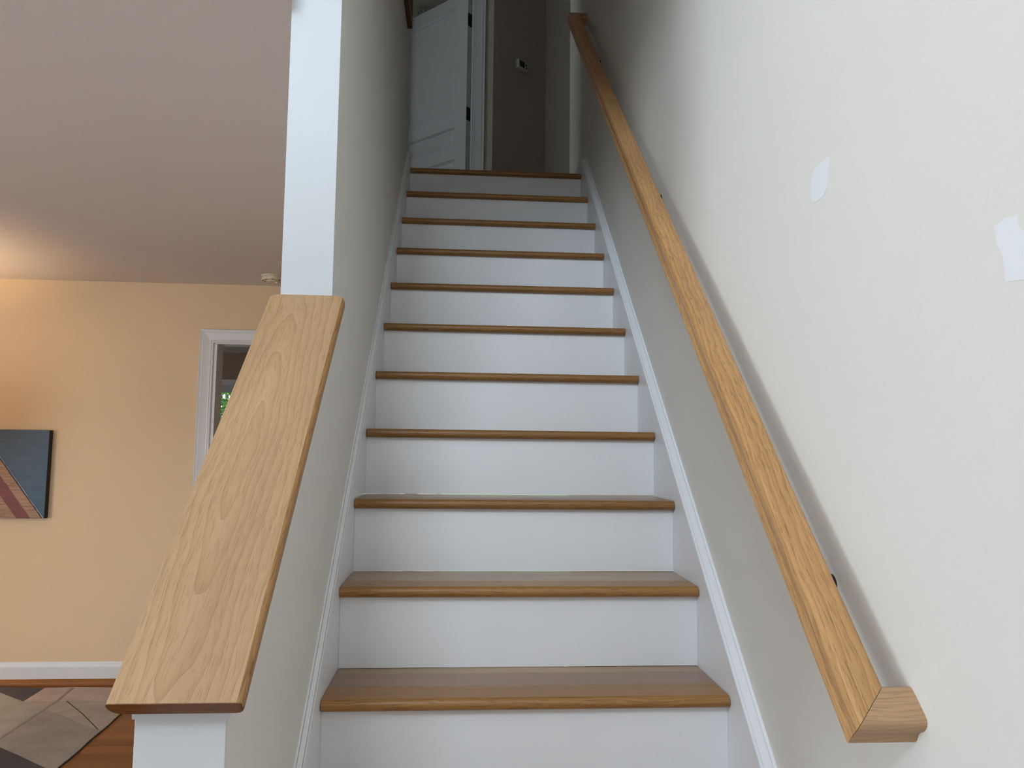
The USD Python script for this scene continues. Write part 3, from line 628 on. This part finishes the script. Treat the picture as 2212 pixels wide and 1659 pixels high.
wob = [(-1.481 + 0.029 * (2.9 - yy) / 0.66 * (yy < 2.9) + 0.0025 * math.sin(yy * 19), yy) for yy in np.linspace(3.345, 1.0, 60)]
rugpoly = Polygon([(-3.7, 3.372), (-2.4, 3.386), (-2.127, 3.352), (-1.954, 3.366), (-1.72, 3.350)] + wob + [(-3.7, 1.0)])
obj('backing', prism(list(rugpoly.exterior.coords)[:-1], (0, 0, FLOOR), EX, EY, EZ, 0.0045), fabric('rug_backing', (0.05, 0.042, 0.038)), rg)
patches = [
    ('pale', (0.446, 0.351, 0.314), [(-2.127, 3.5), (-1.2, 3.5), (-1.2, 3.115), (-2.11, 3.113)]),
    ('charcoal', (0.087, 0.077, 0.077), [(-2.127, 3.5), (-2.11, 3.113), (-2.331, 3.275), (-2.62, 3.47), (-2.62, 3.6)]),
    ('slate', (0.314, 0.285, 0.257), [(-2.62, 3.6), (-2.62, 3.47), (-2.331, 3.275), (-2.11, 3.113), (-1.985, 3.028), (-1.922, 2.985), (-1.918, 2.50), (-3.8, 3.85)]),
    ('fawn', (0.361, 0.304, 0.257), [(-2.11, 3.113), (-1.2, 3.115), (-1.2, 2.47), (-1.479, 2.669), (-1.595, 2.737), (-1.761, 2.872), (-1.985, 3.028)]),
    ('stone', (0.285, 0.247, 0.218), [(-1.922, 2.985), (-1.761, 2.872), (-1.595, 2.737), (-1.479, 2.669), (-1.2, 2.47), (-1.2, 2.0), (-1.521, 2.229), (-1.695, 2.356), (-1.848, 2.463), (-1.918, 2.512)]),
    ('charcoal_dark', (0.077, 0.067, 0.067), [(-1.2, 2.0), (-1.521, 2.229), (-1.695, 2.356), (-1.848, 2.463), (-1.918, 2.500), (-2.6, 2.95), (-2.6, 0.9), (-1.2, 0.9)]),
    ('ash', (0.380, 0.342, 0.304), [(-2.6, 2.95), (-2.6, 0.9), (-3.8, 0.9), (-3.8, 3.78)]),
]
inner = rugpoly.buffer(-0.0025)
for nm, col, pts in patches:
    g = Polygon(pts).buffer(0).intersection(inner)
    for gg in getattr(g, 'geoms', [g]):
        if gg.geom_type == 'Polygon' and gg.area > 1e-4:
            obj('patch', prism(list(gg.exterior.coords)[:-1], (0, 0, FLOOR + 0.004), EX, EY, EZ, 0.005), fabric('rug_' + nm, col), rg)
def strip(pts, w, z, t):
    from shapely.geometry import LineString
    return prism(list(LineString(pts).buffer(w).exterior.coords)[:-1], (0, 0, z), EX, EY, EZ, t)
obj('stitch', strip([(-1.87, 3.111), (-1.68, 2.90), (-1.497, 2.678)], 0.0022, FLOOR + 0.0085, 0.0012), M['black'], rg)
obj('fold', strip([(-1.957, 3.345), (-1.926, 3.124), (-1.924, 2.943), (-1.918, 2.58), (-1.914, 2.35)], 0.008, FLOOR + 0.006, 0.0042), fabric('rug_fold', (0.26, 0.228, 0.204)), rg)

# venetian blind in the far room
vb = thing('window_blind', 'white slatted venetian blind at far room window seen through the doorway', 'window blind')
obj('head_rail', cbox(WX0 + 0.005, WX1 - 0.005, YW - 0.01, YW + 0.045, WZ1 - 0.052, WZ1 - 0.002, 0.003), M['blind'], vb)
obj('valance', cbox(WX0 - 0.012, WX1 + 0.012, YW - 0.028, YW - 0.019, WZ1 - 0.070, WZ1 + 0.004, 0.003), M['blind'], vb)
sl = prism([(-0.025, 0.0), (0, 0.002), (0.025, 0.0), (0.025, 0.003), (0, 0.005), (-0.025, 0.003)], (0, 0, 0), np.array([0, math.cos(0.12), math.sin(0.12)]), np.array([0, -math.sin(0.12), math.cos(0.12)]), EX, WX1 - WX0 - 0.012, WX0 + 0.006)
for i in range(28):
    m = sl.copy(); m.apply_translation([0, YW + 0.017, WZ1 - 0.095 - i * 0.0415])
    obj('slat', m, M['blind'], vb)
for x in (WX0 + 0.2, (WX0 + WX1) / 2, WX1 - 0.2):
    obj('ladder_cord', tube([(x, YW - 0.009, WZ1 - 0.05), (x, YW - 0.009, WZ0 + 0.03)], 0.0012, 6), M['blind'], vb)
obj('bottom_rail', cbox(WX0 + 0.006, WX1 - 0.006, YW - 0.008, YW + 0.042, WZ0 + 0.01, WZ0 + 0.026, 0.003), M['blind'], vb)

# garden shrubs outside that window
leafm = usdkit.material(stage, L + 'leaf', {'o': ('geometry', {}), 'r': ('rgb_ramp', {'ramp': [(0.0, (0.08, 0.20, 0.03)), (0.5, (0.22, 0.42, 0.07)), (1.0, (0.58, 0.66, 0.20))]}),
    'd': ('principled_bsdf', {'roughness': 0.5, 'specular_ior_level': 0.3}), 't': ('translucent_bsdf', {}), 'm': ('mix_closure', {'fac': 0.45})},
    [('o.random_per_island', 'r.fac'), ('r.color', 'd.base_color'), ('r.color', 't.color'), ('d.BSDF', 'm.closure1'), ('t.BSDF', 'm.closure2')], surface='m.closure')
bark = plain('bark', (0.13, 0.10, 0.07), 0.9)
grass = plain('lawn', (0.10, 0.22, 0.03), 0.9)
struct('ground', box(-14, 14, YW + 0.14, 30, FLOOR - 0.5, FLOOR - 0.35), grass)
def shrub(c, R, H, n, seed, label):
    r = np.random.default_rng(seed)
    t = thing('garden_tree', label, 'tree', loc=c)
    u = r.normal(size=(n, 3)); u /= np.linalg.norm(u, axis=1)[:, None]
    rad = r.uniform(0.45, 1.0, n) ** 0.5
    bump = 0.75 + 0.5 * meshkit.noise(u * 2.3, seed)
    pos = u * (rad * bump)[:, None] * np.array([R, R, H / 2]) + np.array([0, 0, H * 0.58])
    a = r.normal(size=(n, 3)); a /= np.linalg.norm(a, axis=1)[:, None]
    b = np.cross(a, r.normal(size=(n, 3))); b /= np.linalg.norm(b, axis=1)[:, None]
    s = r.uniform(0.05, 0.10, n)[:, None]
    v = np.stack([pos - a * s, pos + b * s * 0.45, pos + a * s, pos - b * s * 0.45], 1).reshape(-1, 3)
    k = np.arange(n)[:, None] * 4
    f = np.vstack([k + [0, 1, 2], k + [0, 2, 3]])
    lv = obj('foliage', trimesh.Trimesh(v, f, process=False), leafm, t); tag(lv, kind='stuff')
    obj('trunk', trimesh.util.concatenate([trimesh.creation.cone(R * 0.10, H * 0.8, sections=14)]), bark, t, smooth=True)
shrub((-3.15, 11.2, FLOOR - 0.36), 1.1, 3.4, 5200, 5, 'bright green leafy tree seen through slats of the far window blind')

# floor lamp of the living room, just left of the picture: it warms the ceiling and the tan wall
lp = thing('floor_lamp', 'floor lamp with a cream drum shade beside tan wall, left of photo', 'lamp', loc=(-3.08, 2.45, FLOOR))
obj('base', lathe([(0, 0), (0.14, 0), (0.14, 0.012), (0.13, 0.02), (0, 0.024)], (0, 0, 0)), M['dark'], lp, smooth=35)
obj('pole', lathe([(0, 0.02), (0.011, 0.02), (0.011, 1.42), (0, 1.42)], (0, 0, 0), 20), M['dark'], lp, smooth=35)
shadem = usdkit.material(stage, L + 'lamp_shade', {'d': ('diffuse_bsdf', {'color': (0.75, 0.66, 0.5)}), 't': ('translucent_bsdf', {'color': (0.7, 0.55, 0.36)}), 'm': ('mix_closure', {'fac': 0.5})},
    [('d.BSDF', 'm.closure1'), ('t.BSDF', 'm.closure2')], surface='m.closure')
sh = trimesh.creation.annulus(0.158, 0.160, 0.34, sections=48); sh.apply_translation([0, 0, 1.54])
obj('shade', sh, shadem, lp, smooth=35)
bulb = UsdLux.SphereLight.Define(stage, str(lp.GetPath()) + '/bulb')
bulb.AddTranslateOp().Set(Gf.Vec3d(0, 0, 1.59)); bulb.CreateRadiusAttr(0.03); bulb.CreateColorAttr(Gf.Vec3f(1.0, 0.72, 0.42)); bulb.CreateIntensityAttr(1800.0)
